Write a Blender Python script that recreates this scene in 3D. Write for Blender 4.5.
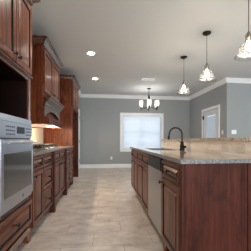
import bpy, bmesh, math, random
from mathutils import Vector
random.seed(4)
C = bpy.context.scene
COL = C.collection
for o in list(bpy.data.objects): bpy.data.objects.remove(o)

# ------------------------------------------------------------ camera
cam_d = bpy.data.cameras.new('camera'); cam = bpy.data.objects.new('camera', cam_d); COL.objects.link(cam)
cam_d.sensor_width = 36; cam_d.sensor_height = 36; cam_d.sensor_fit = 'HORIZONTAL'
cam_d.lens = 210/251*36
cam_d.shift_x = (125.5-132)/251
cam_d.shift_y = (140-125.5)/251
cam_d.clip_start = 0.02
cam.location = (0, 0, 1.05)
cam.rotation_euler = (math.radians(90), 0, -math.atan(27/210))
C.camera = cam

# ------------------------------------------------------------ world, view
W = bpy.data.worlds.new('sky'); C.world = W; W.use_nodes = True
bg = W.node_tree.nodes['Background']; bg.inputs[0].default_value = (0.80, 0.90, 1.0, 1); bg.inputs[1].default_value = 2.3
C.view_settings.view_transform = 'Standard'; C.view_settings.look = 'None'
C.view_settings.exposure = 0.22; C.view_settings.gamma = 1; C.view_settings.use_curve_mapping = False

def area(name, loc, rot, sx, sy, power, color):
    l = bpy.data.lights.new(name, 'AREA'); l.shape = 'RECTANGLE'; l.size = sx; l.size_y = sy; l.energy = power; l.color = color
    o = bpy.data.objects.new(name, l); o.location = loc; o.rotation_euler = rot; COL.objects.link(o); return o
R90 = math.radians(90)
# added fill lights outside the made-up openings behind and right of the camera
area('fill_light_back', (1.4, -3.75, 1.5), (R90, 0, 0), 4.2, 2.1, 265, (1.0, 0.97, 0.95))
area('fill_light_right', (6.75, 1.6, 1.5), (R90, 0, R90), 4.4, 2.0, 120, (0.86, 0.93, 1.0))

# ------------------------------------------------------------ materials
def mat(name, color=(.5,.5,.5), rough=.5, metal=0, coat=0, emit=None, estr=0, spec=.5):
    m = bpy.data.materials.new(name); m.use_nodes = True
    b = m.node_tree.nodes['Principled BSDF']
    b.inputs['Base Color'].default_value = (*color, 1); b.inputs['Roughness'].default_value = rough
    b.inputs['Metallic'].default_value = metal; b.inputs['Coat Weight'].default_value = coat; b.inputs['Coat Roughness'].default_value = .10; b.inputs['Specular IOR Level'].default_value = spec
    if emit: b.inputs['Emission Color'].default_value = (*emit, 1); b.inputs['Emission Strength'].default_value = estr
    return m
def nd(m, t, **k):
    n = m.node_tree.nodes.new(t)
    for a, v in k.items(): setattr(n, a, v)
    return n
def lk(m, a, b): m.node_tree.links.new(a, b)
def ramp(m, stops, fac):
    r = nd(m, 'ShaderNodeValToRGB'); e = r.color_ramp.elements
    while len(e) > 1: e.remove(e[-1])
    e[0].position = stops[0][0]; e[0].color = (*stops[0][1], 1)
    for p, c in stops[1:]:
        x = e.new(p); x.color = (*c, 1)
    lk(m, fac, r.inputs[0]); return r.outputs[0]
def coords(m, scale, loc=(0,0,0), rot=(0,0,0)):
    t = nd(m, 'ShaderNodeTexCoord'); mp = nd(m, 'ShaderNodeMapping')
    mp.inputs['Scale'].default_value = scale; mp.inputs['Location'].default_value = loc; mp.inputs['Rotation'].default_value = rot
    lk(m, t.outputs['Object'], mp.inputs[0]); return mp.outputs[0]
def noise(m, vec, scale, detail=4, rough=.55, dist=0):
    n = nd(m, 'ShaderNodeTexNoise'); n.inputs['Scale'].default_value = scale; n.inputs['Detail'].default_value = detail
    n.inputs['Roughness'].default_value = rough; n.inputs['Distortion'].default_value = dist
    lk(m, vec, n.inputs['Vector']); return n.outputs['Fac']
def mix(m, a, b, fac, mode='MIX'):
    x = nd(m, 'ShaderNodeMix'); x.data_type = 'RGBA'; x.blend_type = mode
    if isinstance(fac, (int, float)): x.inputs[0].default_value = fac
    else: lk(m, fac, x.inputs[0])
    for s, v in ((6, a), (7, b)):
        if isinstance(v, tuple): x.inputs[s].default_value = (*v, 1)
        else: lk(m, v, x.inputs[s])
    return x.outputs[2]
def bump(m, h, st=.2, d=.01):
    b = nd(m, 'ShaderNodeBump'); b.inputs['Strength'].default_value = st; b.inputs['Distance'].default_value = d
    lk(m, h, b.inputs['Height']); lk(m, b.outputs[0], m.node_tree.nodes['Principled BSDF'].inputs['Normal'])

def wood(name, dark, mid, light, axis='z', rough=.32, coat=.10, spec=.25, knots=.72):
    m = mat(name, mid, rough, 0, coat, spec=spec)
    sc = {'z': (20, 20, 1.1), 'y': (20, 1.1, 20), 'x': (1.1, 20, 20)}[axis]
    sk = {'z': (4, 4, 1.6), 'y': (4, 1.6, 4), 'x': (1.6, 4, 4)}[axis]
    a = ramp(m, [(.30, dark), (.47, mid), (.66, light)], noise(m, coords(m, sc), 1.6, 6, .6, .5))
    k = ramp(m, [(.34, (.13,.10,.09)), (.47, (1,1,1))], noise(m, coords(m, sk, (3.1, 1.7, .4)), 2.2, 5, .6, 1.2))
    col = mix(m, a, k, knots, 'MULTIPLY')
    lk(m, col, m.node_tree.nodes['Principled BSDF'].inputs['Base Color'])
    return m
WD = (.034, .010, .005); WM = (.118, .029, .012); WL = (.25, .082, .032)
wood_v = wood('knotty_wood_upright', WD, WM, WL, 'z')
wood_h = wood('knotty_wood_level', WD, WM, WL, 'y')
wood_panel = wood('stained_wood_panel', (.034, .0085, .0055), (.058, .0145, .009), (.088, .023, .014), 'z', .5, 0, .14, .35)
wood_side = wood('stained_wood_side', (.042, .009, .004), (.090, .020, .0065), (.150, .040, .013), 'z', .45, 0, .16)
wood_trim = wood('stained_wood_trim', (.024, .009, .007), (.060, .022, .014), (.12, .048, .030), 'y', .25, .7, .5)
wood_gloss = wood('lacquered_wood_frame', (.034, .010, .005), (.10, .03, .014), (.19, .07, .03), 'z', .22, 1.0, .5)
glaze = mat('dark_glaze', (.008, .004, .0035), .45, 0, 0, spec=.2)
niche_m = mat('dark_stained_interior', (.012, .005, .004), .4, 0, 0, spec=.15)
pewter = mat('aged_brass', (.30,.25,.20), .35, .9)
bronze = mat('oil_rubbed_bronze', (.022, .017, .014), .32, .8)
black = mat('black_enamel', (.012, .012, .013), .35)
steel = mat('brushed_steel', (.56, .58, .61), .30, .9)
steel_l = mat('pale_steel', (.38, .41, .46), .28, .85)
dw_steel = mat('dishwasher_steel', (.42,.42,.43), .32, .85)
dw_black = mat('dishwasher_black_glass', (.012, .013, .015), .35, spec=.2)
glass_dark = mat('oven_glass', (.022, .023, .025), .10, 0, .5)
white = mat('white_paint', (.78, .79, .80), .4)
door_white = mat('white_door_paint', (.66, .68, .71), .4)
plate = mat('white_plastic', (.80, .81, .80), .35)
beige = mat('beige_plastic', (.66,.57,.49), .4)
iron = mat('cast_iron', (.015, .015, .016), .6)
lens = mat('lit_lamp_lens', (1, .95, .85), .5, 0, 0, (1.0, .93, .82), 14)
hood_lens = mat('lit_hood_lens', (1, .95, .85), .5, 0, 0, (1.0, .86, .62), 4)
bulb_m = mat('lit_bulb', (1, .9, .75), .5, 0, 0, (1.0, .88, .66), 16)

wallp = mat('grey_wall_paint', (.310, .322, .325), .75)
ceil_m = mat('ceiling_paint', (.57, .575, .57), .85)
v = noise(ceil_m, coords(ceil_m, (1,1,1)), 60, 3); bump(ceil_m, v, .1, .004)
v = noise(wallp, coords(wallp, (1,1,1)), 70, 3); bump(wallp, v, .08, .004)

# floor: stone look tiles
fl = mat('travertine_tile', (.5,.43,.36), .38, 0, .08)
br = nd(fl, 'ShaderNodeTexBrick'); br.offset = .5; br.inputs['Scale'].default_value = 1
br.inputs['Brick Width'].default_value = .61; br.inputs['Row Height'].default_value = .305
br.inputs['Mortar Size'].default_value = .0035; br.inputs['Mortar Smooth'].default_value = .2; br.inputs['Bias'].default_value = 0
br.inputs['Color1'].default_value = (.0,.0,.0,1); br.inputs['Color2'].default_value = (1,1,1,1); br.inputs['Mortar'].default_value = (.5,.5,.5,1)
lk(fl, coords(fl, (1,1,1), (.12, .03, 0)), br.inputs['Vector'])
n1 = noise(fl, coords(fl, (1.6, 2.8, 1)), 2.1, 9, .72, .5)
base = ramp(fl, [(.30, (.32,.245,.20)), (.44, (.50,.42,.365)), (.58, (.62,.545,.49)), (.74, (.72,.67,.63))], n1)
tone = ramp(fl, [(0, (.80,.79,.79)), (1, (.97,.97,.97))], br.outputs['Color'])
c1 = mix(fl, base, tone, .9, 'MULTIPLY')
c2 = mix(fl, c1, (.30,.25,.21), br.outputs['Fac'])
lk(fl, c2, fl.node_tree.nodes['Principled BSDF'].inputs['Base Color'])

# granite
gr = mat('granite', (.5,.45,.4), .09, 0, .35)
g1 = ramp(gr, [(.30, (.055,.048,.045)), (.42, (.24,.20,.175)), (.52, (.47,.40,.33)), (.68, (.62,.56,.49))], noise(gr, coords(gr, (1,1,1)), 46, 6, .75, .6))
g2 = ramp(gr, [(.34, (.35,.36,.39)), (.56, (1,1,1))], noise(gr, coords(gr, (1,1,1), (2,2,2)), 5.5, 5, .6, .8))
g3 = mix(gr, g1, g2, .75, 'MULTIPLY')
lk(gr, g3, gr.node_tree.nodes['Principled BSDF'].inputs['Base Color'])
ge = mat('granite_cut_edge', (.3,.3,.3), .4, spec=.3)
e1 = ramp(ge, [(.36, (.06,.063,.068)), (.50, (.16,.165,.17)), (.66, (.36,.36,.36))], noise(ge, coords(ge, (1,1,1)), 75, 6, .75, .3))
lk(ge, e1, ge.node_tree.nodes['Principled BSDF'].inputs['Base Color'])
gb = mat('granite_warm', (.4,.3,.22), .14, 0, .3)
b1 = ramp(gb, [(.34, (.14,.09,.065)), (.46, (.40,.31,.24)), (.62, (.66,.57,.48))], noise(gb, coords(gb, (1,1,1)), 38, 6, .7, .5))
lk(gb, b1, gb.node_tree.nodes['Principled BSDF'].inputs['Base Color'])

# travertine bar face, laid in large tiles; drifting veins
tv = mat('travertine_face', (.6,.5,.42), .4)
t1 = ramp(tv, [(.30, (.62,.52,.44)), (.48, (.82,.74,.66)), (.7, (.90,.85,.79))], noise(tv, coords(tv, (6, 1.0, 7), (0,0,0), (.12,0,0)), 1.3, 6, .6, 1.0))
bt = nd(tv, 'ShaderNodeTexBrick'); bt.offset = 0; bt.inputs['Brick Width'].default_value = .46; bt.inputs['Row Height'].default_value = .6; bt.inputs['Mortar Size'].default_value = .0022
lk(tv, coords(tv, (1,1,1), (0,.12,0), (0, R90, R90)), bt.inputs['Vector'])
t2 = mix(tv, t1, (.40,.33,.27), bt.outputs['Fac'])
lk(tv, t1, tv.node_tree.nodes['Principled BSDF'].inputs['Base Color'])

# cream wall tile (stacked narrow tiles)
ct = mat('cream_tile', (.7,.62,.5), .3)
cb = nd(ct, 'ShaderNodeTexBrick'); cb.offset = .5; cb.inputs['Brick Width'].default_value = .1; cb.inputs['Row Height'].default_value = .05; cb.inputs['Mortar Size'].default_value = .003
cb.inputs['Color1'].default_value = (.50,.46,.38,1); cb.inputs['Color2'].default_value = (.40,.36,.29,1); cb.inputs['Mortar'].default_value = (.30,.27,.22,1)
sx = nd(ct, 'ShaderNodeSeparateXYZ'); cx = nd(ct, 'ShaderNodeCombineXYZ')
lk(ct, coords(ct, (1,1,1)), sx.inputs[0]); lk(ct, sx.outputs[1], cx.inputs[0]); lk(ct, sx.outputs[2], cx.inputs[1]); lk(ct, cx.outputs[0], cb.inputs['Vector'])
lk(ct, cb.outputs['Color'], ct.node_tree.nodes['Principled BSDF'].inputs['Base Color'])

def thin_glass(name, tint=(1,1,1), refl=.12, diff=0, rough=.05, gcol=1):
    m = bpy.data.materials.new(name); m.use_nodes = True; nt = m.node_tree
    for n in list(nt.nodes): nt.nodes.remove(n)
    out = nt.nodes.new('ShaderNodeOutputMaterial'); tr = nt.nodes.new('ShaderNodeBsdfTransparent'); tr.inputs[0].default_value = (*tint, 1)
    gl = nt.nodes.new('ShaderNodeBsdfGlossy'); gl.inputs['Roughness'].default_value = rough; gl.inputs[0].default_value = (gcol, gcol, gcol, 1)
    fr = nt.nodes.new('ShaderNodeLayerWeight'); fr.inputs[0].default_value = refl
    mx = nt.nodes.new('ShaderNodeMixShader'); nt.links.new(fr.outputs['Facing'], mx.inputs[0]); nt.links.new(tr.outputs[0], mx.inputs[1]); nt.links.new(gl.outputs[0], mx.inputs[2])
    last = mx
    if diff:
        d = nt.nodes.new('ShaderNodeBsdfTranslucent'); d.inputs[0].default_value = (1, .97, .92, 1)
        m2 = nt.nodes.new('ShaderNodeMixShader'); m2.inputs[0].default_value = diff
        nt.links.new(mx.outputs[0], m2.inputs[1]); nt.links.new(d.outputs[0], m2.inputs[2]); last = m2
    nt.links.new(last.outputs[0], out.inputs[0]); return m
pane_m = thin_glass('window_glass', (.96,.98,.98), .1)
shade_m = thin_glass('clear_shade_glass', (.97,.97,.96), .22, 0, .30, .5)
seeded_m = thin_glass('seeded_shade_glass', (.95,.95,.93), .3, .32)

# translucent blind cloth, horizontal pleats
bl = bpy.data.materials.new('blind_cloth'); bl.use_nodes = True; nt = bl.node_tree
for n in list(nt.nodes): nt.nodes.remove(n)
out = nt.nodes.new('ShaderNodeOutputMaterial'); d = nt.nodes.new('ShaderNodeBsdfDiffuse'); t = nt.nodes.new('ShaderNodeBsdfTranslucent')
d.inputs[0].default_value = (.70,.73,.79,1); t.inputs[0].default_value = (.84,.90,.97,1)
mx = nt.nodes.new('ShaderNodeMixShader'); mx.inputs[0].default_value = .30
nt.links.new(d.outputs[0], mx.inputs[1]); nt.links.new(t.outputs[0], mx.inputs[2]); nt.links.new(mx.outputs[0], out.inputs[0])

# ------------------------------------------------------------ mesh helpers
class MB:
    def __init__(s): s.v = []; s.f = []; s.m = []; s.mats = []
    def mi(s, m):
        if m not in s.mats: s.mats.append(m)
        return s.mats.index(m)
    def add(s, vs, fs, m):
        k = len(s.v); s.v += [tuple(p) for p in vs]; i = s.mi(m)
        for f in fs: s.f.append([k+a for a in f]); s.m.append(i)
        return s
    def box(s, x0, x1, y0, y1, z0, z1, m):
        if x0 > x1: x0, x1 = x1, x0
        vs = [(x,y,z) for z in (z0,z1) for y in (y0,y1) for x in (x0,x1)]
        return s.add(vs, [(0,2,3,1),(4,5,7,6),(0,1,5,4),(2,6,7,3),(0,4,6,2),(1,3,7,5)], m)
    def tube(s, pts, r, m, n=12, caps=True):
        pts = [Vector(p) for p in pts]; rs = r if isinstance(r, (list, tuple)) else [r]*len(pts)
        vs = []; fs = []; up = None
        for i, p in enumerate(pts):
            t = (pts[min(i+1, len(pts)-1)] - pts[max(i-1, 0)]).normalized()
            if up is None:
                up = Vector((0,0,1)) if abs(t.z) < .9 else Vector((1,0,0))
            a = t.cross(up).normalized(); b = a.cross(t).normalized(); up = b
            for k in range(n):
                q = 2*math.pi*k/n; vs.append(p + (a*math.cos(q) + b*math.sin(q))*rs[i])
        for i in range(len(pts)-1):
            for k in range(n):
                fs.append((i*n+k, i*n+(k+1) % n, (i+1)*n+(k+1) % n, (i+1)*n+k))
        if caps: fs.append(tuple(range(n))[::-1]); fs.append(tuple((len(pts)-1)*n+k for k in range(n)))
        return s.add(vs, fs, m)
    def lathe(s, prof, c, m, axis='z', n=28):
        vs = []; fs = []
        for (r, h) in prof:
            for k in range(n):
                q = 2*math.pi*k/n; a, b = r*math.cos(q), r*math.sin(q)
                vs.append({'z': (c[0]+a, c[1]+b, c[2]+h), 'x': (c[0]+h, c[1]+a, c[2]+b), 'y': (c[0]+a, c[1]+h, c[2]+b)}[axis])
        for i in range(len(prof)-1):
            for k in range(n): fs.append((i*n+k, i*n+(k+1) % n, (i+1)*n+(k+1) % n, (i+1)*n+k))
        if prof[0][0] > 1e-4 and prof[0][0] != prof[-1][0]: pass
        return s.add(vs, fs, m)
    def sweep(s, path, prof, m, side=1):
        """path in XY, profile (offset, z) offset to the left (side=1) of travel"""
        P = [Vector(p) for p in path]; vs = []; fs = []; n = len(prof)
        for i, p in enumerate(P):
            ds = []
            if i > 0: ds.append((P[i]-P[i-1]).normalized())
            if i < len(P)-1: ds.append((P[i+1]-P[i]).normalized())
            ns = [Vector((-d_.y, d_.x))*side for d_ in ds]
            if len(ns) == 2:
                b = (ns[0]+ns[1]); b = b/(b.dot(ns[0]))
            else: b = ns[0]
            for o, z in prof: vs.append((p.x+b.x*o, p.y+b.y*o, z))
        for i in range(len(P)-1):
            for k in range(n): fs.append((i*n+k, i*n+(k+1) % n, (i+1)*n+(k+1) % n, (i+1)*n+k))
        fs.append(tuple(range(n))); fs.append(tuple((len(P)-1)*n+k for k in range(n))[::-1])
        return s.add(vs, fs, m)
    def prism(s, poly, x0, x1, m):
        """poly in (y,z), extruded along x"""
        n = len(poly); vs = [(x0,y,z) for y,z in poly]+[(x1,y,z) for y,z in poly]
        fs = [tuple(range(n))[::-1], tuple(range(n, 2*n))]+[(k, (k+1) % n, n+(k+1) % n, n+k) for k in range(n)]
        return s.add(vs, fs, m)
    def build(s, name, parent=None, loc=(0,0,0), bev=0, smooth=False):
        me = bpy.data.meshes.new(name); L = Vector(loc)
        me.from_pydata([Vector(p)-L for p in s.v], [], s.f)
        for m in s.mats: me.materials.append(m)
        me.polygons.foreach_set('material_index', s.m)
        b = bmesh.new(); b.from_mesh(me); bmesh.ops.recalc_face_normals(b, faces=b.faces); b.to_mesh(me); b.free()
        if smooth:
            me.polygons.foreach_set('use_smooth', [True]*len(me.polygons))
            try: me.set_sharp_from_angle(angle=math.radians(40))
            except Exception: pass
        me.update()
        o = bpy.data.objects.new(name, me); COL.objects.link(o)
        if parent is not None: o.parent = parent
        else: o.location = loc
        if bev:
            q = o.modifiers.new('bevel', 'BEVEL'); q.width = bev; q.segments = 2; q.limit_method = 'ANGLE'; q.harden_normals = False
        return o

def thing(name, label, cat, loc, group=None):
    o = bpy.data.objects.new(name, None); COL.objects.link(o); o.location = loc; o.empty_display_size = .1
    o['label'] = label; o['category'] = cat
    if group: o['group'] = group
    return o
def tag(o, label, cat, group=None):
    o['label'] = label; o['category'] = cat
    if group: o['group'] = group
    return o
def struct(o): o['kind'] = 'structure'; return o
def dup(root, loc, label=None):
    r = root.copy(); COL.objects.link(r); r.location = loc
    if label: r['label'] = label
    for ch in list(root.children):
        c = ch.copy(); COL.objects.link(c); c.parent = r
        for g in ch.children:
            d_ = g.copy(); COL.objects.link(d_); d_.parent = c
    return r

# raised panel front in the YZ plane; back at x, rising along direction s
def front(mb, x, s, y0, y1, z0, z1, m, rail=.055, flat=False, t=.021):
    def ring(i, h): return [(x+s*h, y0+i, z0+i), (x+s*h, y1-i, z0+i), (x+s*h, y1-i, z1-i), (x+s*h, y0+i, z1-i)]
    w = min(y1-y0, z1-z0)/2
    rail = min(rail, w*.42)
    if flat: L = [(0,0,m),(0,t-.003,m),(.004,t,m)]
    else:
        L = [(0,0,m),(0,t-.004,m),(.004,t,m),(rail-.004,t,m),(rail+.000,t-.003,glaze),(rail+.004,t-.011,glaze),(rail+.013,t-.011,glaze),(min(rail+.036, w*.9),t-.002,m)]
    vs = []; k = len(L)
    for i, h, _ in L: vs += ring(i, h)
    for a in range(k-1):
        fs = [(a*4+j, a*4+(j+1) % 4, (a+1)*4+(j+1) % 4, (a+1)*4+j) for j in range(4)]
        base_ = vs[a*4:(a+2)*4]
        mb.add(base_, [(j, (j+1) % 4, 4+(j+1) % 4, 4+j) for j in range(4)], L[a+1][2])
    mb.add(vs[-4:], [(0,1,2,3)], m)
    mb.add(vs[:4], [(3,2,1,0)], m)
    return mb

def merge(o):
    b = bmesh.new(); b.from_mesh(o.data); bmesh.ops.remove_doubles(b, verts=b.verts, dist=1e-5); bmesh.ops.recalc_face_normals(b, faces=b.faces); b.to_mesh(o.data); b.free()

def knob(parent, loc, x, s, y, z, r=.018):
    b = MB()
    prof = [(0,0),(.010,0),(.009,.004),(.006,.008),(.006,.016),(r*.8,.020),(r,.026),(r*.85,.032),(r*.4,.035),(0,.036)]
    b.lathe([(rr, s*h) for rr, h in prof], (x, y, z), bronze, 'x', 14)
    return b.build('knob', parent, loc, smooth=True)
def pull(parent, loc, x, s, y0, y1, z):
    b = MB(); b.tube([(x, y0, z), (x+s*.026, y0+.006, z), (x+s*.030, (y0+y1)/2, z), (x+s*.026, y1-.006, z), (x, y1, z)], .006, bronze, 8)
    return b.build('handle', parent, loc, smooth=True)
def add_door(parent, loc, x, s, y0, y1, z0, z1, knobs=(), rail=.058, m=None, name='door'):
    o = front(MB(), x, s, y0, y1, z0, z1, m or wood_v, rail).build(name, parent, loc); merge(o)
    for (ky, kz) in knobs: knob(o, loc, x+s*.020, s, ky, kz)
    return o
def add_drawer(parent, loc, x, s, y0, y1, z0, z1, rail=.034, kn=True, m=None):
    o = front(MB(), x, s, y0, y1, z0, z1, m or wood_h, rail).build('drawer', parent, loc); merge(o)
    if kn: knob(o, loc, x+s*.018, s, (y0+y1)/2, (z0+z1)/2)
    return o
CROWN = [(0,0),(.012,0),(.018,.012),(.022,.03),(.050,.062),(.062,.070),(.066,.085),(.078,.090),(.078,.105),(0,.105)]

# ------------------------------------------------------------ the room
ZC = 2.74; XL = -1.43; YF = 7.95; XLF = -.92; XR = 3.32; YR = 5.39; XE = 6.5; YB = -3.5
def wall(name, x0, x1, y0, y1, z0=0, z1=ZC, hole=None, axis='x'):
    b = MB()
    if hole is None: b.box(x0, x1, y0, y1, z0, z1, wallp)
    else:
        a0, a1, h0, h1 = hole
        if axis == 'x':
            b.box(x0, a0, y0, y1, z0, z1, wallp); b.box(a1, x1, y0, y1, z0, z1, wallp)
            if h0 > z0: b.box(a0, a1, y0, y1, z0, h0, wallp)
            b.box(a0, a1, y0, y1, h1, z1, wallp)
        else:
            b.box(x0, x1, y0, a0, z0, z1, wallp); b.box(x0, x1, a1, y1, z0, z1, wallp)
            if h0 > z0: b.box(x0, x1, a0, a1, z0, h0, wallp)
            b.box(x0, x1, a0, a1, h1, z1, wallp)
    return struct(b.build(name))
struct(MB().box(XL-.15, XE+.15, YB-.15, YF+.15, -.1, 0, fl).build('floor'))
struct(MB().box(XL-.15, XE+.15, YB-.15, YF+.15, ZC, ZC+.1, ceil_m).build('ceiling'))
WX0, WX1, WZ0, WZ1 = .66, 2.16, .70, 1.99
wall('wall_far', XLF-.15, XR+.15, YF, YF+.15, hole=(WX0, WX1, WZ0, WZ1))
struct(MB().box(XL-.15, XL, YB, 6.2, 0, ZC, wallp).build('wall_left'))
struct(MB().box(XL-.15, XLF-.151, 6.201, 6.3, 0, ZC, wallp).build('wall_left_return'))
wall('wall_left_far', XLF-.15, XLF, 6.2, YF)
wall('wall_right', XR, XR+.15, YR+.15, YF, hole=(5.82, 6.78, 0, 2.0), axis='y')
wall('wall_front_right', XR, XE, YR, YR+.15)
wall('wall_side_right', XE, XE+.15, YB, YR+.15, hole=(-.5, 3.7, .5, 2.35), axis='y')
wall('wall_back', XL-.15, XE+.15, YB-.15, YB, hole=(-.6, 3.4, .45, 2.35))

# crown moulding and baseboards
def tr(name, path, prof, side=1): return struct(MB().sweep(path, prof, white, side).build(name))
CR = [(0, ZC-.115), (.012, ZC-.115), (.018, ZC-.095), (.035, ZC-.07), (.06, ZC-.032), (.078, ZC-.022), (.082, ZC-.0005), (0, ZC-.0005)]
tr('trim_1', [(XL, YB), (XL, 6.2), (XLF, 6.2), (XLF, YF), (XR, YF), (XR, YR), (XE, YR), (XE, YB)], CR, -1)
BS = [(0, 0), (.016, 0), (.016, .12), (.010, .138), (0, .142)]
tr('baseboard_far', [(XLF, 7.86), (XLF, YF), (XR, YF), (XR, 6.88)], BS, -1)
tr('baseboard_right', [(XR, 5.72), (XR, YR), (XE, YR), (XE, YB)], BS, -1)

# window in the far wall
def window_far():
    r = bpy.data.objects.new('window_1', None); COL.objects.link(r); r.location = (1.41, YF, WZ0); r['kind'] = 'structure'
    L = r.location
    b = MB(); w = .095
    b.box(WX0-w, WX0, YF-.022, YF-.001, WZ0-w, WZ1+w, white); b.box(WX1, WX1+w, YF-.022, YF-.001, WZ0-w, WZ1+w, white)
    b.box(WX0, WX1, YF-.022, YF-.001, WZ1, WZ1+w, white); b.box(WX0, WX1, YF-.022, YF-.001, WZ0-w, WZ0, white)
    b.build('casing', r, L, bev=.004)
    b = MB(); xm = (WX0+WX1)/2; zm = (WZ0+WZ1)/2
    for x0, x1 in ((WX0, WX0+.05), (xm-.03, xm+.03), (WX1-.05, WX1)): b.box(x0, x1, YF+.11, YF+.15, WZ0, WZ1, white)
    for z0, z1 in ((WZ0, WZ0+.06), (zm-.02, zm+.02), (WZ1-.05, WZ1)):
        b.box(WX0+.05, xm-.03, YF+.11, YF+.15, z0, z1, white); b.box(xm+.03, WX1-.05, YF+.11, YF+.15, z0, z1, white)
    b.build('window_frame', r, L)
    b = MB(); b.box(WX0+.05, xm-.03, YF+.128, YF+.132, WZ0+.06, WZ1-.05, pane_m); b.box(xm+.03, WX1-.05, YF+.128, YF+.132, WZ0+.06, WZ1-.05, pane_m)
    b.build('pane', r, L)
window_far()
bd = thing('window_blind', 'wide white pleated blind drawn down over the far window', 'blind', (1.41, YF+.03, WZ0))
L = bd.location
b = MB(); n = 52; zb, zt = WZ0+.03, WZ1-.05; vs = []; fs = []
for i in range(n+1):
    z = zb+(zt-zb)*i/n; y = YF+.034+(.006 if i % 2 else -.006)
    vs += [(WX0+.006, y, z), (WX1-.006, y, z)]
for i in range(n): fs.append((2*i, 2*i+1, 2*i+3, 2*i+2))
b.add(vs, fs, bl); b.build('cloth', bd, L)
MB().box(WX0+.004, WX1-.004, YF+.008, YF+.058, WZ1-.05, WZ1-.001, white).build('head_rail', bd, L, bev=.003)
MB().box(WX0+.006, WX1-.006, YF+.018, YF+.048, WZ0+.006, WZ0+.03, white).build('bottom_rail', bd, L, bev=.003)

# glazed door in the right wall
def glazed_door():
    y0, y1 = 5.82, 6.78
    r = bpy.data.objects.new('door_1', None); COL.objects.link(r); r.location = (XR, 6.3, 0); r['kind'] = 'structure'; L = r.location
    b = MB(); w = .09
    b.box(XR-.02, XR-.001, y0-w, y0, .001, 2.0+w, white); b.box(XR-.02, XR-.001, y1, y1+w, .001, 2.0+w, white); b.box(XR-.02, XR-.001, y0, y1, 2.0, 2.0+w, white)
    b.build('casing', r, L, bev=.003)
    b = MB(); g0, g1, h0, h1 = y0+.20, y1-.20, .25, 1.83
    b.box(XR+.012, XR+.056, y0+.003, g0, .01, 1.997, door_white); b.box(XR+.012, XR+.056, g1, y1-.003, .01, 1.997, door_white)
    b.box(XR+.012, XR+.056, g0, g1, .01, h0, door_white); b.box(XR+.012, XR+.056, g0, g1, h1, 1.997, door_white)
    leaf = b.build('door_leaf', r, L)
    b = MB()
    for a0, a1, c0, c1 in ((g0-.03, g0, h0-.03, h1+.03), (g1, g1+.03, h0-.03, h1+.03), (g0, g1, h1, h1+.03), (g0, g1, h0-.03, h0)):
        b.box(XR+.004, XR+.012, a0, a1, c0, c1, door_white)
    b.build('glazing_bead', leaf, L)
    MB().box(XR+.032, XR+.036, g0, g1, h0, h1, pane_m).build('pane', leaf, L)
    for z in (.25, 1.05, 1.80): MB().box(XR-.026, XR+.012, y1-.03, y1+.012, z-.06, z+.06, bronze).build('hinge', leaf, L)
    b = MB(); b.lathe([(0,0),(.03,0),(.03,-.008),(.012,-.012),(.012,-.04),(.028,-.05),(.03,-.065),(.018,-.075),(0,-.077)], (XR+.012, y0+.07, .95), bronze, 'x', 14)
    b.build('door_handle', leaf, L, smooth=True)
    m = MB(); k = 60; vs = []; fs = []
    for i in range(k+1):
        z = h0+.01+(h1-h0-.02)*i/k; x = XR+.046+(.003 if i % 2 else -.003); vs += [(x, g0+.004, z), (x, g1-.004, z)]
    for i in range(k): fs.append((2*i, 2*i+1, 2*i+3, 2*i+2))
    m.add(vs, fs, bl); tag(m.build('door_blind', None, (XR+.046, 6.3, h0)), 'white blind inside the glass of the white door at right', 'blind')
glazed_door()
# white door in the short wall beyond the tall cabinet
def side_door():
    y0, y1 = 6.85, 7.72
    r = bpy.data.objects.new('door_2', None); COL.objects.link(r); r.location = (XLF, 7.3, 0); r['kind'] = 'structure'; L = r.location
    w = .085; b = MB()
    b.box(XLF+.001, XLF+.022, y0-w, y0, .001, 2.04+w, white); b.box(XLF+.001, XLF+.022, y1, y1+w, .001, 2.04+w, white); b.box(XLF+.001, XLF+.022, y0, y1, 2.04, 2.04+w, white)
    b.build('casing', r, L, bev=.003)
    b = MB(); b.box(XLF+.001, XLF+.010, y0, y1, .01, 2.04, white)
    for c0, c1 in ((.15, .95), (1.08, 1.92)):
        for a0, a1 in ((y0+.12, y0+.40), (y0+.48, y1-.12)): b.box(XLF+.010, XLF+.014, a0, a1, c0, c1, white)
    leaf = b.build('door_leaf', r, L)
    for z in (.30, 1.0, 1.85): MB().box(XLF+.010, XLF+.020, y1-.02, y1, z-.05, z+.05, bronze).build('hinge', leaf, L)
side_door()
# unseen windows added behind and beside the camera to let daylight in
def add_unseen_window(n, axis, pos, a0, a1, z0, z1, k, inward):
    r = bpy.data.objects.new('window_%d' % n, None); COL.objects.link(r); r['kind'] = 'structure'
    L = (pos, (a0+a1)/2, z0) if axis == 'y' else ((a0+a1)/2, pos, z0); r.location = L
    b = MB(); g = MB()
    def bx(m_, u0, u1, d0, d1, c0, c1, mt):
        if axis == 'x': m_.box(u0, u1, min(d0, d1), max(d0, d1), c0, c1, mt)
        else: m_.box(min(d0, d1), max(d0, d1), u0, u1, c0, c1, mt)
    for i in range(k+1):
        u = a0+(a1-a0)*i/k
        u0 = max(a0, u-.035); u1 = min(a1, u+.035); bx(b, u0, u1, pos, pos-inward*.08, z0, z1, white)
    for i in range(k):
        u0 = a0+(a1-a0)*i/k+.035; u1 = a0+(a1-a0)*(i+1)/k-.035
        bx(b, u0, u1, pos, pos-inward*.08, z0, z0+.06, white); bx(b, u0, u1, pos, pos-inward*.08, z1-.06, z1, white)
        bx(g, u0, u1, pos-inward*.04, pos-inward*.045, z0+.06, z1-.06, pane_m)
    b.build('window_frame', r, L); g.build('pane', r, L)
add_unseen_window(2, 'x', YB, -.6, 3.4, .45, 2.35, 4, 1)
add_unseen_window(3, 'y', XE, -.5, 3.7, .5, 2.35, 4, -1)

# ------------------------------------------------------------ left run of cabinets
XF = -.77           # face frames of tall and base cabinets
TY0, TY1 = 1.49, 2.305
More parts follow.
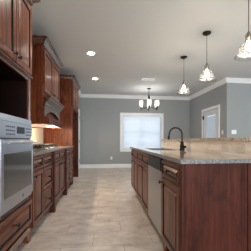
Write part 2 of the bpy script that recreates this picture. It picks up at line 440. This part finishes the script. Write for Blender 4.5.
# oven tower
t = thing('oven_cabinet', 'tall stained wood oven cabinet with crown, nearest on the left', 'cabinet', (XL, TY0, 0)); L = t.location
b = MB()
NZ0, NZ1 = 1.255, 1.655      # open niche
OZ0, OZ1 = .495, 1.195       # oven
b.box(XL+.002, XF-.02, TY0, TY0+.02, .10, 2.46, wood_side); b.box(XL+.002, XF-.02, TY1-.02, TY1, .10, 2.46, wood_side)
b.box(XL+.002, XF-.02, TY0+.02, TY1-.02, 2.44, 2.46, wood_side); b.box(XL+.002, XF-.02, TY0+.02, TY1-.02, .10, .12, wood_side)
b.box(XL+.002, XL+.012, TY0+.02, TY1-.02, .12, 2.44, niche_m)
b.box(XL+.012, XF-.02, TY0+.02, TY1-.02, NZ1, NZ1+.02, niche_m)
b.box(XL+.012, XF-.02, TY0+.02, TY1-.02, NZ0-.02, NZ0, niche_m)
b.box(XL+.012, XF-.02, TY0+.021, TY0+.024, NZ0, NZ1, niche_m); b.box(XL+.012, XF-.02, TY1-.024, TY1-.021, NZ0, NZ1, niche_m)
b.build('body', t, L)
b = MB()
b.box(XF-.02, XF, TY0, TY0+.05, .10, 2.46, wood_gloss); b.box(XF-.02, XF, TY1-.05, TY1, .10, 2.46, wood_gloss)
for z0, z1 in ((.10, .16), (.47, OZ0-.045), (OZ1+.045, NZ0), (NZ1, 1.71), (2.40, 2.46)): b.box(XF-.02, XF, TY0+.05, TY1-.05, z0, z1, wood_gloss)
b.build('face_frame', t, L, bev=.002)
ym = 1.90
add_door(t, L, XF, 1, TY0+.012, ym-.003, 1.715, 2.41, [(ym-.045, 1.77)])
add_door(t, L, XF, 1, ym+.003, TY1-.012, 1.715, 2.41, [(ym+.045, 1.77)])
add_drawer(t, L, XF, 1, TY0+.012, TY1-.012, .205, .443, .045)
CT = [(o, z+2.455) for o, z in CROWN]
MB().sweep([(XL+.002, TY0), (XF, TY0), (XF, TY1), (XL+.002, TY1)], CT, wood_trim, -1).build('crown_molding', t, L)
b = MB(); b.sweep([(XF+.002, TY0+.002), (XF+.002, TY1-.002)], [(0, 1.680), (.020, 1.684), (.026, 1.694), (.020, 1.704), (0, 1.708)], wood_trim, -1); b.build('light_rail', t, L)
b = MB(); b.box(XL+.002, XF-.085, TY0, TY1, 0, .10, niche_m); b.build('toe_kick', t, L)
def foot(parent, L, y0, y1, x=XF, s=1):
    return MB().prism([(y0, .10), (y0, .085), (y0+.015, .05), (y0+.045, .02), (y0+.045, .0), (y1, 0), (y1, .10)], x-s*.05, x, wood_v).build('foot', parent, L)
foot(t, L, TY1-.10, TY1); 
MB().prism([(TY0, 0), (TY0+.055, 0), (TY0+.055, .02), (TY0+.085, .05), (TY0+.10, .085), (TY0+.10, .10), (TY0, .10)], XF-.05, XF, wood_v).build('foot', t, L)

# wall oven
ov = thing('wall_oven', 'built-in stainless wall oven with dark glass door in the tall cabinet', 'oven', (XF, (TY0+TY1)/2, OZ0)); L = ov.location
oy0, oy1 = 1.600, 2.272
b = MB(); b.box(-1.32, XF-.021, oy0+.02, TY1-.055, OZ0+.01, OZ1-.01, black); b.build('oven_body', ov, L)
b = MB(); b.box(XF+.001, XF+.022, oy0, oy1, OZ0, OZ0+.024, steel_l); b.build('bottom_trim', ov, L, bev=.003)
MB().box(XF+.001, XF+.020, oy0, oy1, OZ1+.001, 1.248, steel_l).build('top_trim', ov, L, bev=.003)
MB().box(XF-.018, XF+.006, TY0+.052, TY1-.052, OZ0-.044, OZ0-.001, black).build('vent_strip', ov, L)
cp = MB(); cp.box(XF+.001, XF+.026, oy0, oy1, 1.065, OZ1, steel_l); cpo = cp.build('control_panel', ov, L, bev=.004)
b = MB(); b.box(XF+.026, XF+.0275, 1.90, 2.07, 1.105, 1.165, dw_black); b.build('display', cpo, L)
b = MB(); gm = mat('printed_marks', (.10,.11,.13), .5)
for i in range(5):
    for j in range(3):
        for ys in (1.70, 2.10):
            y = ys+i*.034; z = 1.090+j*.030; MB().box(XF+.026, XF+.0275, y, y+.024, z, z+.013, gm).build('button', cpo, L)
# door with a frame around the glass
b = MB(); dz0, dz1 = OZ0+.030, 1.055; gz0, gz1 = .605, .945; gy0, gy1 = oy0+.045, oy1-.025
b.box(XF+.001, XF+.036, oy0, gy0, dz0, dz1, steel_l); b.box(XF+.001, XF+.036, gy1, oy1, dz0, dz1, steel_l)
b.box(XF+.001, XF+.036, gy0, gy1, dz0, gz0, steel_l); b.box(XF+.001, XF+.036, gy0, gy1, gz1, dz1, steel_l)
od = b.build('oven_door', ov, L, bev=.002)
MB().box(XF+.010, XF+.033, gy0, gy1, gz0, gz1, glass_dark).build('glass', od, L)
b = MB(); hz = dz1-.022
b.tube([(XF+.075, oy0+.03, hz), (XF+.075, oy1-.03, hz)], .011, steel, 12)
for y in (oy0+.06, oy1-.06): b.tube([(XF+.036, y, hz), (XF+.075, y, hz)], .008, steel, 10)
b.build('handle', od, L, smooth=True)
b = MB(); b.lathe([(0,0),(.014,0),(.014,.002),(0,.002)], (XF+.036, (oy0+oy1)/2+.07, dz0+.028), gm, 'x', 16); b.build('badge', od, L)

# base cabinets
BX = XF
def base(name, label, y0, y1, parts, x=BX, s=1, back=XL+.002, end_m=None):
    t = thing(name, label, 'cabinet', (back, y0, 0)); L = t.location
    b = MB(); b.box(back, x-s*.0, y0, y1, .10, .883, end_m or wood_v); b.build('body', t, L)
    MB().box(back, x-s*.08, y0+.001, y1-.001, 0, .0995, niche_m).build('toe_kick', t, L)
    for p in parts:
        if p[0] == 'dr': add_drawer(t, L, x, s, p[1], p[2], p[3], p[4], .03 if p[4]-p[3] < .2 else .04)
        if p[0] == 'ff': add_drawer(t, L, x, s, p[1], p[2], p[3], p[4], .03, kn=False)
        if p[0] == 'do': add_door(t, L, x, s, p[1], p[2], p[3], p[4], p[5], .05)
    return t, L
g = .012
y0, y1 = TY1+.001, 2.70
base('base_cabinet', 'narrow base cabinet with one drawer over one door beside the oven cabinet', y0, y1,
     [('dr', y0+g, y1-g/2, .715, .865), ('do', y0+g, y1-g/2, .125, .70, [(y0+.05, .655)])])
y0, y1 = 2.701, 3.155
base('base_cabinet', 'three-drawer base cabinet between the narrow cabinet and the wooden post', y0, y1,
     [('dr', y0+g/2, y1-g, .715, .865), ('dr', y0+g/2, y1-g, .43, .70), ('dr', y0+g/2, y1-g, .125, .415)])
y0, y1 = 3.156, 4.18
tc, L = base('cooktop_cabinet', 'base cabinet with turned-out corner posts under the gas cooktop', y0, y1,
     [('ff', y0+.08, 3.665, .715, .865), ('ff', 3.671, y1-.08, .715, .865),
      ('do', y0+.08, 3.665, .125, .70, [(3.62, .655)]), ('do', 3.671, y1-.08, .125, .70, [(3.715, .655)])])
for y in (y0+.001, y1-.066):
    b = MB(); b.box(BX-.02, BX+.042, y, y+.065, .10, .883, wood_panel); b.box(BX-.03, BX+.050, y-.0, y+.065, 0, .12, wood_panel); b.box(BX-.02, BX+.048, y, y+.065, .70, .715, wood_panel)
    b.build('post', tc, L, bev=.003)
y0, y1 = 4.181, 5.098; ymid = 4.64
t4, L = base('base_cabinet', 'wide base cabinet with six drawers against the tall enclosure panel', y0, y1,
     [(k, a0, a1, z0, z1) for a0, a1 in ((y0+g, ymid-.004), (ymid+.004, y1-g)) for k, z0, z1 in (('dr', .715, .865), ('dr', .43, .70), ('dr', .125, .415))])
foot(t4, L, y1-.10, y1)

# worktop left
def slab(name, label, cat, boxes, ztop, th=.03, top=gr, edge=ge, loc=None, bev=.004):
    """boxes: (x0,x1,y0,y1) - top faces get one material, side faces the other"""
    b = MB()
    for x0, x1, y0, y1 in boxes:
        vs = [(x,y,z) for z in (ztop-th, ztop) for y in (y0,y1) for x in (x0,x1)]
        b.add(vs, [(4,5,7,6)], top); b.add(vs, [(0,2,3,1),(0,1,5,4),(2,6,7,3),(0,4,6,2),(1,3,7,5)], edge)
    o = b.build(name, None, loc or (boxes[0][0], boxes[0][2], ztop-th))
    bm_ = bmesh.new(); bm_.from_mesh(o.data); bmesh.ops.remove_doubles(bm_, verts=bm_.verts, dist=1e-5); bm_.to_mesh(o.data); bm_.free()
    return tag(o, label, cat)
slab('countertop', 'polished granite countertop along the left wall under the hood', 'countertop', [(XL+.012, -.735, TY1+.001, 5.098)], .914)
bs = MB().box(XL+.001, XL+.010, TY1+.002, 5.098, .885, 1.9, ct).build('tile_backsplash', None, (XL, 3.5, .885)); tag(bs, 'cream tile backsplash on the left wall behind the cooktop', 'backsplash')

# gas cooktop
ck = thing('gas_cooktop', 'steel gas cooktop with black cast iron grates on the left countertop', 'cooktop', (-1.08, 3.66, .914)); L = ck.location
MB().box(-1.35, -.83, 3.24, 4.10, .9145, .924, black).build('cooktop_tray', ck, L, bev=.004)
for gy in (3.27, 3.545, 3.82):
    b = MB()
    for k in range(8): x = -1.33+k*.0614; b.box(x-.009, x+.009, gy, gy+.25, .950, .982, iron)
    for q in (0, .119, .238): b.box(-1.33, -.90, gy+q, gy+q+.012, .950, .966, iron)
    for x in (-1.33, -.90):
        for y in (gy+.006, gy+.244): b.box(x-.008, x+.008, y-.008, y+.008, .924, .957, iron)
    b.build('grate', ck, L)
for x, y in ((-1.24, 3.39), (-1.0, 3.39), (-1.11, 3.67), (-1.24, 3.94), (-1.0, 3.94)):
    b = MB(); b.lathe([(0,.0),(.045,0),(.045,.012),(.032,.014),(.032,.022),(0,.024)], (x, y, .924), iron, 'z', 18); b.build('burner', ck, L, smooth=True)
for i in range(5):
    b = MB(); b.lathe([(0,0),(.018,0),(.016,.022),(0,.024)], (-.862, 3.40+i*.13, .924), black, 'z', 14); b.build('knob', ck, L, smooth=True)

# hood cabinet
HY0, HY1 = 3.23, 4.27; HX = -.905
h = thing('range_hood', 'wooden range hood cabinet with crown, mantel and arched valance above cooktop', 'range hood', (XL, HY0, 1.275)); L = h.location
MB().box(XL+.012, HX, HY0, HY1, 1.7155, 2.46, wood_side).build('body', h, L, bev=.003)
ym = (HY0+HY1)/2
add_door(h, L, HX, 1, HY0+.02, ym-.003, 1.77, 2.41, [(ym-.045, 1.82)])
add_door(h, L, HX, 1, ym+.003, HY1-.02, 1.77, 2.41, [(ym+.045, 1.82)])
MB().sweep([(XL+.012, HY0), (HX, HY0), (HX, HY1), (XL+.012, HY1)], [(o, z+2.445) for o, z in CROWN], wood_trim, -1).build('crown_molding', h, L)
MX = -.882
MB().sweep([(MX, HY0), (MX, HY1)], [(-.02,1.575),(.010,1.575),(.014,1.592),(.024,1.61),(.058,1.65),(.072,1.66),(.076,1.682),(.090,1.688),(.090,1.708),(-.02,1.712)], wood_trim, -1).build('mantel', h, L)
# valance with an arch cut through it, returned along both sides
b = MB(); va, vb = HY0+.001, HY1-.001; pts = []
N = 22
arch = [(va+.045+(vb-va-.09)*i/N, 1.40+.115*math.sin(math.pi*i/N)**.6) for i in range(N+1)]
for i in range(N):
    (ya, za), (yb, zb_) = arch[i], arch[i+1]
    b.prism([(ya, za), (yb, zb_), (yb, 1.61), (ya, 1.61)], MX-.022, MX, wood_trim)
b.box(MX-.022, MX, va, va+.045, 1.40, 1.61, wood_trim); b.box(MX-.022, MX, vb-.045, vb, 1.40, 1.61, wood_trim)
vo = b.build('valance', h, L); merge(vo)
for y in (HY0, HY1-.02): MB().box(XL+.012, MX-.022, y, y+.02, 1.40, 1.715, wood_side).build('side_panel', h, L)
MB().box(-.95, -.93, HY0+.02, HY1-.02, 1.40, 1.60, wood_side).build('recess_panel', h, L)
b = MB(); b.box(XL+.012, -.832, HY0-.002, HY1+.002, 1.375, 1.40, wood_side); b.box(XL+.012, -.835, HY0, HY0+.02, 1.285, 1.375, wood_side)
b.box(XL+.012, -.835, HY1-.02, HY1, 1.285, 1.375, wood_side); b.box(-.855, -.835, HY0+.02, HY1-.02, 1.285, 1.375, wood_panel)
b.box(XL+.012, -.855, HY0+.02, HY1-.02, 1.30, 1.31, steel)
b.build('apron', h, L)
for y in (HY0+.001, HY1-.081):
    MB().prism([(y, 1.285), (y+.08, 1.285), (y+.08, 1.375), (y, 1.375)], -.834, -.818, wood_panel).build('corbel', h, L, bev=.006)
for y in (HY0+.14, HY1-.22):
    MB().lathe([(0,-.004),(.035,-.004),(.035,0),(0,0)], (-1.05, y, 1.2995), hood_lens, 'z', 16).build('hood_light', h, L)
    l = bpy.data.lights.new('hood_glow', 'POINT'); l.energy = 9 if y < 3.6 else 48; l.color = (1.0, .80, .55); l.shadow_soft_size = .02
    o = bpy.data.objects.new('hood_glow', l); o.location = (-.95, y, 1.272); COL.objects.link(o)

# tall refrigerator enclosure
EY0, EY1 = 5.10, 6.17
e = thing('refrigerator_enclosure', 'tall stained wood refrigerator enclosure with empty opening, farthest on the left', 'cabinet', (XL, EY0, 0)); L = e.location
for y in (EY0, EY1-.04): MB().box(XL+.002, XF, y, y+.04, 0, 2.47, wood_side).build('side_panel', e, L, bev=.002)
MB().box(XL+.002, XF-.001, EY0+.04, EY1-.04, 1.80, 2.46, wood_v).build('upper_cabinet', e, L)
MB().box(XF-.02, XF+.012, EY0+.001, EY0+.075, 0.001, 2.46, wood_panel).build('stile', e, L, bev=.003)
MB().box(XF-.02, XF+.012, EY1-.075, EY1-.001, 0.001, 2.46, wood_panel).build('stile', e, L, bev=.003)
ym = (EY0+EY1)/2
add_door(e, L, XF, 1, EY0+.08, ym-.003, 1.83, 2.42, [(ym-.04, 1.88)]); add_door(e, L, XF, 1, ym+.003, EY1-.08, 1.83, 2.42, [(ym+.04, 1.88)])
MB().sweep([(XL+.002, EY0), (XF, EY0), (XF, 6.198)], [(o, z+2.462) for o, z in CROWN], wood_trim, -1).build('crown_molding', e, L)

# ------------------------------------------------------------ island
IX = .555; IB = 1.118; IY0 = 1.435; IY1 = 4.285
y0, y1 = IY0, 1.965
ic, L = base('island_cabinet', 'island end cabinet with one drawer over one door beside the dishwasher', y0+.001, y1,
     [('dr', y0+.045, y1-.01, .712, .862), ('do', y0+.045, y1-.01, .12, .697, [(y1-.035, .655)])], IX, -1, IB, wood_v)
b = MB(); b.box(IX+.004, 1.035, IY0-.016, IY0, .0, .883, wood_panel); b.build('end_panel', ic, L, bev=.002)
b = MB(); b.box(IX-.020, IX+.003, IY0-.016, IY0+.038, .10, .883, wood_panel); b.build('corner_stile', ic, L, bev=.002)
b = MB(); b.prism([(y1, .0), (y1-.05, 0), (y1-.05, .02), (y1-.08, .05), (y1-.10, .085), (y1-.10, .099), (y1, .099)], IX-.0, IX+.05, wood_v); b.build('foot', ic, L)
b = MB(); b.box(1.037, 1.118, IY0-.020, IY0+.0, 0, .883, wood_panel); b.build('corner_post', ic, L, bev=.003)
# dishwasher
dw = thing('dishwasher', 'stainless dishwasher with black control strip built into the island', 'dishwasher', (IX+.3, 2.27, 0)); L = dw.location
d0, d1 = 1.972, 2.568
MB().box(IX+.004, IB-.02, d0, d1, .09, .875, black).build('tub', dw, L)
MB().box(IX-.022, IX+.003, d0, d1, .125, .742, dw_steel).build('door', dw, L, bev=.004)
MB().box(IX-.026, IX+.003, d0, d1, .748, .868, dw_black).build('control_panel', dw, L, bev=.004)
b = MB(); b.box(IX+.07, IX+.09, d0, d1, 0, .089, black); b.build('toe_kick', dw, L)
# sink and far cabinets
y0, y1 = 2.575, 3.50; ym = 3.04
base('sink_cabinet', 'island sink cabinet with two doors beyond the dishwasher', y0, y1,
     [('ff', y0+.012, ym-.003, .712, .862), ('ff', ym+.003, y1-.006, .712, .862),
      ('do', y0+.012, ym-.003, .12, .697, [(ym-.035, .655)]), ('do', ym+.003, y1-.006, .12, .697, [(ym+.035, .655)])], IX, -1, IB, wood_v) if False else None
ts = thing('sink_cabinet', 'island sink cabinet with two doors beyond the dishwasher', 'cabinet', (IB, y0, 0)); L = ts.location
b = MB(); b.box(IB, IX, y0, y1, .10, .60, wood_v); b.box(IX, IX+.02, y0, y1, .60, .883, wood_v); b.box(IX+.02, IB, y0, y0+.018, .60, .883, wood_v); b.box(IX+.02, IB, y1-.018, y1, .60, .883, wood_v)
b.build('body', ts, L); MB().box(IB, IX+.08, y0+.001, y1-.001, 0, .0995, niche_m).build('toe_kick', ts, L)
add_drawer(ts, L, IX, -1, y0+.012, ym-.003, .712, .862, .03, False); add_drawer(ts, L, IX, -1, ym+.003, y1-.006, .712, .862, .03, False)
for a0, a1, p0 in ((y0+.012, ym-.003, ym-.13), (ym+.003, y1-.006, ym+.03)):
    dd = add_door(ts, L, IX, -1, a0, a1, .12, .697, [], .05); pull(dd, L, IX-.020, -1, p0, p0+.10, .665)
y0, y1 = 3.501, IY1
ym = (y0+y1)/2
base('island_cabinet', 'farthest island cabinet with two narrow doors under the counter tip', y0, y1,
     [('dr', y0+.006, y1-.012, .712, .862), ('do', y0+.006, ym-.003, .12, .697, [(ym-.035, .655)]), ('do', ym+.003, y1-.012, .12, .697, [(ym+.035, .655)])], IX, -1, IB, wood_v)

# island top with sink cut-out
SX0, SX1, SY0, SY1 = .63, .97, 2.66, 3.40
TX0, TX1, TYa, TYb = .518, 1.126, 1.395, 4.325
def island_top():
    xs = [TX0, SX0, SX1, TX1]; ys = [TYa, SY0, SY1, TYb]; z1 = .914; z0 = .884
    b = MB()
    for i in range(3):
        for j in range(3):
            if i == 1 and j == 1: continue
            for z in (z0, z1):
                b.add([(xs[i], ys[j], z), (xs[i+1], ys[j], z), (xs[i+1], ys[j+1], z), (xs[i], ys[j+1], z)], [(0,1,2,3)], gr)
    for i in range(3):
        for y in (TYa, TYb): b.add([(xs[i], y, z0), (xs[i+1], y, z0), (xs[i+1], y, z1), (xs[i], y, z1)], [(0,1,2,3)], ge)
        for x in (TX0, TX1): b.add([(x, ys[i], z0), (x, ys[i+1], z0), (x, ys[i+1], z1), (x, ys[i], z1)], [(0,1,2,3)], ge)
    for y in (SY0, SY1): b.add([(SX0, y, z0), (SX1, y, z0), (SX1, y, z1), (SX0, y, z1)], [(0,1,2,3)], ge)
    for x in (SX0, SX1): b.add([(x, SY0, z0), (x, SY1, z0), (x, SY1, z1), (x, SY0, z1)], [(0,1,2,3)], ge)
    o = b.build('island_countertop', None, (TX0, TYa, z0)); merge(o)
    tag(o, 'polished granite island countertop holding the sink and faucet', 'countertop')
island_top()
sk = MB(); t_ = .004; zt, zb = .8835, .70
sk.box(SX0, SX1, SY0, SY1, zb, zb+t_, steel)
for x0, x1, a, c in ((SX0-t_, SX0, SY0-t_, SY1+t_), (SX1, SX1+t_, SY0-t_, SY1+t_), (SX0, SX1, SY0-t_, SY0), (SX0, SX1, SY1, SY1+t_)): sk.box(x0, x1, a, c, zb, zt, steel)
so = thing('sink', 'undermount stainless sink sunk in the island countertop', 'sink', ((SX0+SX1)/2, (SY0+SY1)/2, zb)); L = so.location
sk.build('basin', so, L)
b = MB(); b.lathe([(0,0),(.04,0),(.042,.004),(0,.003)], ((SX0+SX1)/2, (SY0+SY1)/2, zb+t_), steel, 'z', 18); b.build('drain', so, L, smooth=True)

# faucet
fx, fy = 1.045, 2.76
f = thing('faucet', 'dark bronze gooseneck faucet on the island beside the sink', 'faucet', (fx, fy, .914)); L = f.location
b = MB(); b.lathe([(0,0),(.034,0),(.036,.008),(.030,.014),(.029,.05),(.032,.056),(.027,.064),(.022,.09),(.025,.096),(.020,.106),(.0135,.12),(0,.121)], (fx, fy, .9145), bronze, 'z', 20); b.build('base', f, L, smooth=True)
pts = [(fx, fy, 1.02), (fx, fy, 1.08), (fx, fy, 1.125)]
for k in range(1, 13):
    q = math.pi*k/13; pts.append((fx-.09+.09*math.cos(q), fy, 1.125+.093*math.sin(q)))
pts += [(fx-.181, fy, 1.118), (fx-.184, fy, 1.10)]
MB().tube(pts, .0115, bronze, 12).build('spout', f, L, smooth=True)
MB().tube([(fx-.184, fy, 1.105), (fx-.186, fy, 1.085), (fx-.189, fy, 1.055)], [.014, .017, .018], bronze, 12).build('spray_head', f, L, smooth=True)
b = MB(); b.tube([(fx, fy, .955), (fx+.052, fy-.01, .955)], [.020, .018], bronze, 12); b.tube([(fx-.01, fy, 1.01), (fx-.045, fy-.01, 1.035)], [.007, .006], bronze, 8); b.build('handle', f, L, smooth=True)
# bar wall and raised top
bw = thing('bar_wall', 'raised half wall along the island faced with pale travertine tile', 'bar', (1.19, IY0, 0)); L = bw.location
MB().box(1.14, 1.25, IY0, 4.00, 0, 1.038, wallp).build('core', bw, L)
MB().box(1.128, 1.139, 1.40, 4.00, .9145, 1.038, tv).build('tile_facing', bw, L)
MB().box(1.128, 1.26, IY0-.020, IY0-.001, 0, .883, wood_panel).build('end_panel', bw, L, bev=.002)
slab('bar_countertop', 'narrow raised granite bar top running along the tiled half wall', 'countertop', [(1.098, 1.56, 1.34, 4.04)], 1.070, .030, gb, gb)
def outlet(name, label, cat, loc, axis, s, kind, grp=None, gang=1):
    o = thing(name, label, cat, loc, grp); x, y, z = loc
    w, hh = .036*gang+(0 if gang == 1 else .0), .057
    def bx(u0, u1, v0, v1, d0, d1, m, nm, bev=0, par=o):
        b = MB()
        if axis == 'x': b.box(x+s*d0, x+s*d1, y+u0, y+u1, z+v0, z+v1, m)
        else: b.box(x+u0, x+u1, min(y+s*d0, y+s*d1), max(y+s*d0, y+s*d1), z+v0, z+v1, m)
        return b.build(nm, par, loc, bev=bev)
    if axis == 'x' and s < 0: pass
    p = bx(-w, w, -hh, hh, 0.0005, .005, plate, 'cover_plate', .0015)
    for i in range(gang):
        c = (i-(gang-1)/2)*.046
        if kind == 'switch': bx(c-.013, c+.013, -.030, .030, .005, .009, white, 'rocker', .001)
        else:
            for v in (-.022, .022):
                q = bx(c-.014, c+.014, v-.014, v+.014, .005, .007, white, 'socket', .001)
                bx(c-.007, c-.005, v-.005, v+.005, .007, .0072, black, 'slot', 0, q); bx(c+.005, c+.007, v-.005, v+.005, .007, .0072, black, 'slot', 0, q)
    return o
def outlet_flat(label, y, nm='wall_outlet', cat='outlet'):   # outlet lying on its side on the bar face
    o = thing(nm, label, cat, (1.128, y, .980)); L = o.location
    MB().box(1.123, 1.1275, y-.057, y+.057, .980-.036, .980+.036, beige).build('cover_plate', o, L, bev=.0015)
    for v in (-.022, .022):
        q = MB().box(1.121, 1.123, y+v-.014, y+v+.014, .966, .994, beige).build('socket', o, L, bev=.001)
        MB().box(1.1205, 1.121, y+v-.005, y+v+.005, .984, .986, black).build('slot', q, L); MB().box(1.1205, 1.121, y+v-.005, y+v+.005, .974, .976, black).build('slot', q, L)
    return o
outlet_flat('pale outlet plate in the travertine bar face, the one nearer the camera', 1.63)
outlet_flat('pale outlet plate in the travertine bar face, the one closer to the faucet', 1.86)
outlet('light_switch', 'white switch plate between the glazed door and the wall corner', 'switch', (XR, 5.60, 1.27), 'x', -1, 'switch')
outlet('light_switch', 'wide white switch plate on the grey wall right of the wall corner', 'switch', (3.53, YR, 1.27), 'y', -1, 'switch', None, 2)
outlet('wall_outlet', 'small white outlet low on the far wall left of the window', 'outlet', (.24, YF, .37), 'y', -1, 'outlet')

# ------------------------------------------------------------ lamps
def point(name, loc, power, color, r):
    l = bpy.data.lights.new(name, 'POINT'); l.energy = power; l.color = color; l.shadow_soft_size = r
    o = bpy.data.objects.new(name, l); o.location = loc; COL.objects.link(o); return o
px_, py_ = 1.59, 4.10
P = thing('pendant_light', 'glass bell pendant over the bar, smallest and farthest of three', 'pendant light', (px_, py_, ZC)); P['group'] = 'pendants over the bar'
L = P.location
b = MB(); b.lathe([(0,-.0005),(.066,-.0005),(.068,-.010),(.060,-.022),(.02,-.028),(.012,-.045),(0,-.046)], L, bronze, 'z', 24); b.build('canopy', P, L, smooth=True)
MB().tube([(px_, py_, ZC-.04), (px_, py_, 2.25)], .0038, black, 8).build('cord', P, L)
b = MB(); b.lathe([(0,.0),(.010,0),(.016,-.012),(.020,-.02),(.020,-.075),(.016,-.08),(0,-.08)], (px_, py_, 2.262), pewter, 'z', 18); b.build('socket', P, L, smooth=True)
b = MB(); b.lathe([(.026,.255),(.036,.24),(.038,.20),(.052,.165),(.084,.125),(.106,.075),(.114,.03),(.150,.0),(.147,-.003),(.110,.027),(.102,.074),(.080,.123),(.048,.162),(.034,.198),(.032,.238)], (px_, py_, 1.985), shade_m, 'z', 32); b.build('glass_shade', P, L, smooth=True)
b = MB(); b.lathe([(0,0),(.016,-.005),(.020,-.03),(.030,-.06),(.033,-.085),(.026,-.108),(.012,-.118),(0,-.12)], (px_, py_, 2.165), bulb_m, 'z', 18); b.build('bulb', P, L, smooth=True)
P2 = dup(P, (px_, 3.13, ZC), 'glass bell pendant over the bar, middle one of three')
P3 = dup(P, (px_, 2.16, ZC), 'glass bell pendant over the bar, largest, at the right photo edge')
for y in (4.10, 3.13, 2.16): point('pendant_glow', (px_, y, 2.03), 13, (1.0, .89, .73), .035)

def can(y, label):
    t = thing('recessed_light', label, 'ceiling light', (-.27, y, ZC), 'recessed lights over the aisle'); L = t.location
    b = MB(); b.lathe([(.068,-.0005),(.098,-.0005),(.098,-.006),(.072,-.010),(.068,-.004)], L, white, 'z', 28); b.build('trim_ring', t, L, smooth=True)
    b = MB(); b.lathe([(0,-.003),(.068,-.003),(.066,-.008),(0,-.012)], L, lens, 'z', 28); b.build('lens', t, L, smooth=True)
    l = bpy.data.lights.new('can_glow', 'SPOT'); l.energy = 50; l.color = (1, .94, .86); l.spot_size = math.radians(150); l.spot_blend = .8; l.shadow_soft_size = .06
    o = bpy.data.objects.new('can_glow', l); o.location = (-.27, y, ZC-.02); COL.objects.link(o)
can(5.85, 'round recessed ceiling light over the aisle, farther from the camera')
can(4.15, 'round recessed ceiling light over the aisle, nearer to the camera')
def off_can(y):
    l = bpy.data.lights.new('can_glow', 'SPOT'); l.energy = 50; l.color = (1, .94, .86); l.spot_size = math.radians(150); l.spot_blend = .8; l.shadow_soft_size = .06
    o = bpy.data.objects.new('can_glow', l); o.location = (-.27, y, ZC-.02); COL.objects.link(o)
can(2.45, 'round recessed ceiling light over the aisle, just above the photo top edge')

# ceiling vent
vt = thing('ceiling_vent', 'white slotted air vent in the ceiling before the chandelier', 'vent', (1.19, 5.76, ZC)); L = vt.location
b = MB()
for x0, x1, y0, y1 in ((-.18,.18,-.10,-.075),(-.18,.18,.075,.10),(-.18,-.155,-.075,.075),(.155,.18,-.075,.075)): b.box(L.x+x0, L.x+x1, L.y+y0, L.y+y1, ZC-.010, ZC-.0005, white)
b.build('frame', vt, L, bev=.002)
MB().box(L.x-.155, L.x+.155, L.y-.075, L.y+.075, ZC-.003, ZC-.0005, black).build('duct', vt, L)
b = MB()
for i in range(5):
    x = L.x-.124+i*.062
    b.add([(x-.024, L.y-.075, ZC-.009), (x+.016, L.y-.075, ZC-.006), (x+.016, L.y+.075, ZC-.006), (x-.024, L.y+.075, ZC-.009)], [(0,1,2,3)], white)
b.build('louvers', vt, L)

# chandelier
cx_, cy_ = 1.43, 6.76
ch = thing('chandelier', 'dark bronze chandelier with upright glass shades before the far window', 'chandelier', (cx_, cy_, ZC)); L = ch.location
b = MB(); b.lathe([(0,-.0005),(.07,-.0005),(.07,-.012),(.05,-.024),(.012,-.03),(0,-.05)], L, bronze, 'z', 20); b.build('canopy', ch, L, smooth=True)
MB().tube([(cx_, cy_, ZC-.04), (cx_, cy_, 2.50)], .007, bronze, 8).build('rod', ch, L)
b = MB(); b.lathe([(0,.0),(.02,0),(.030,-.03),(.034,-.09),(.022,-.13),(.020,-.2),(.018,-.3),(.03,-.35),(.036,-.37),(.03,-.40),(.012,-.42),(.008,-.44),(0,-.45)], (cx_, cy_, 2.52), bronze, 'z', 18); b.build('column', ch, L, smooth=True)
for k in range(6):
    q = 2*math.pi*k/6+.35; R = .30; dx, dy = math.cos(q), math.sin(q)
    P_ = [(cx_+dx*r_, cy_+dy*r_, z) for r_, z in ((.025, 2.15), (.10, 2.115), (.19, 2.092), (.27, 2.090), (R, 2.105))]
    arm = MB().tube(P_, .0055, bronze, 8).build('arm', ch, L, smooth=True)
    c = (cx_+dx*R, cy_+dy*R, 2.115)
    b = MB(); b.lathe([(0,-.085),(.010,-.075),(.016,-.05),(.012,-.02),(.02,-.008),(.048,.004),(.048,.010),(.018,.012),(.016,.05),(0,.052)], c, bronze, 'z', 16); b.build('lamp_cup', arm, L, smooth=True)
    b = MB(); b.lathe([(.046,.012),(.052,.05),(.058,.12),(.070,.205),(.067,.205),(.055,.12),(.049,.05),(.044,.012)], c, seeded_m, 'z', 20); b.build('glass_shade', arm, L, smooth=True)
    b = MB(); b.lathe([(0,.05),(.012,.055),(.026,.10),(.022,.13),(.010,.15),(0,.155)], c, bulb_m, 'z', 12); b.build('bulb', arm, L, smooth=True)
point('chandelier_glow', (cx_, cy_, 2.12), 18, (.96, .98, 1.0), .25)
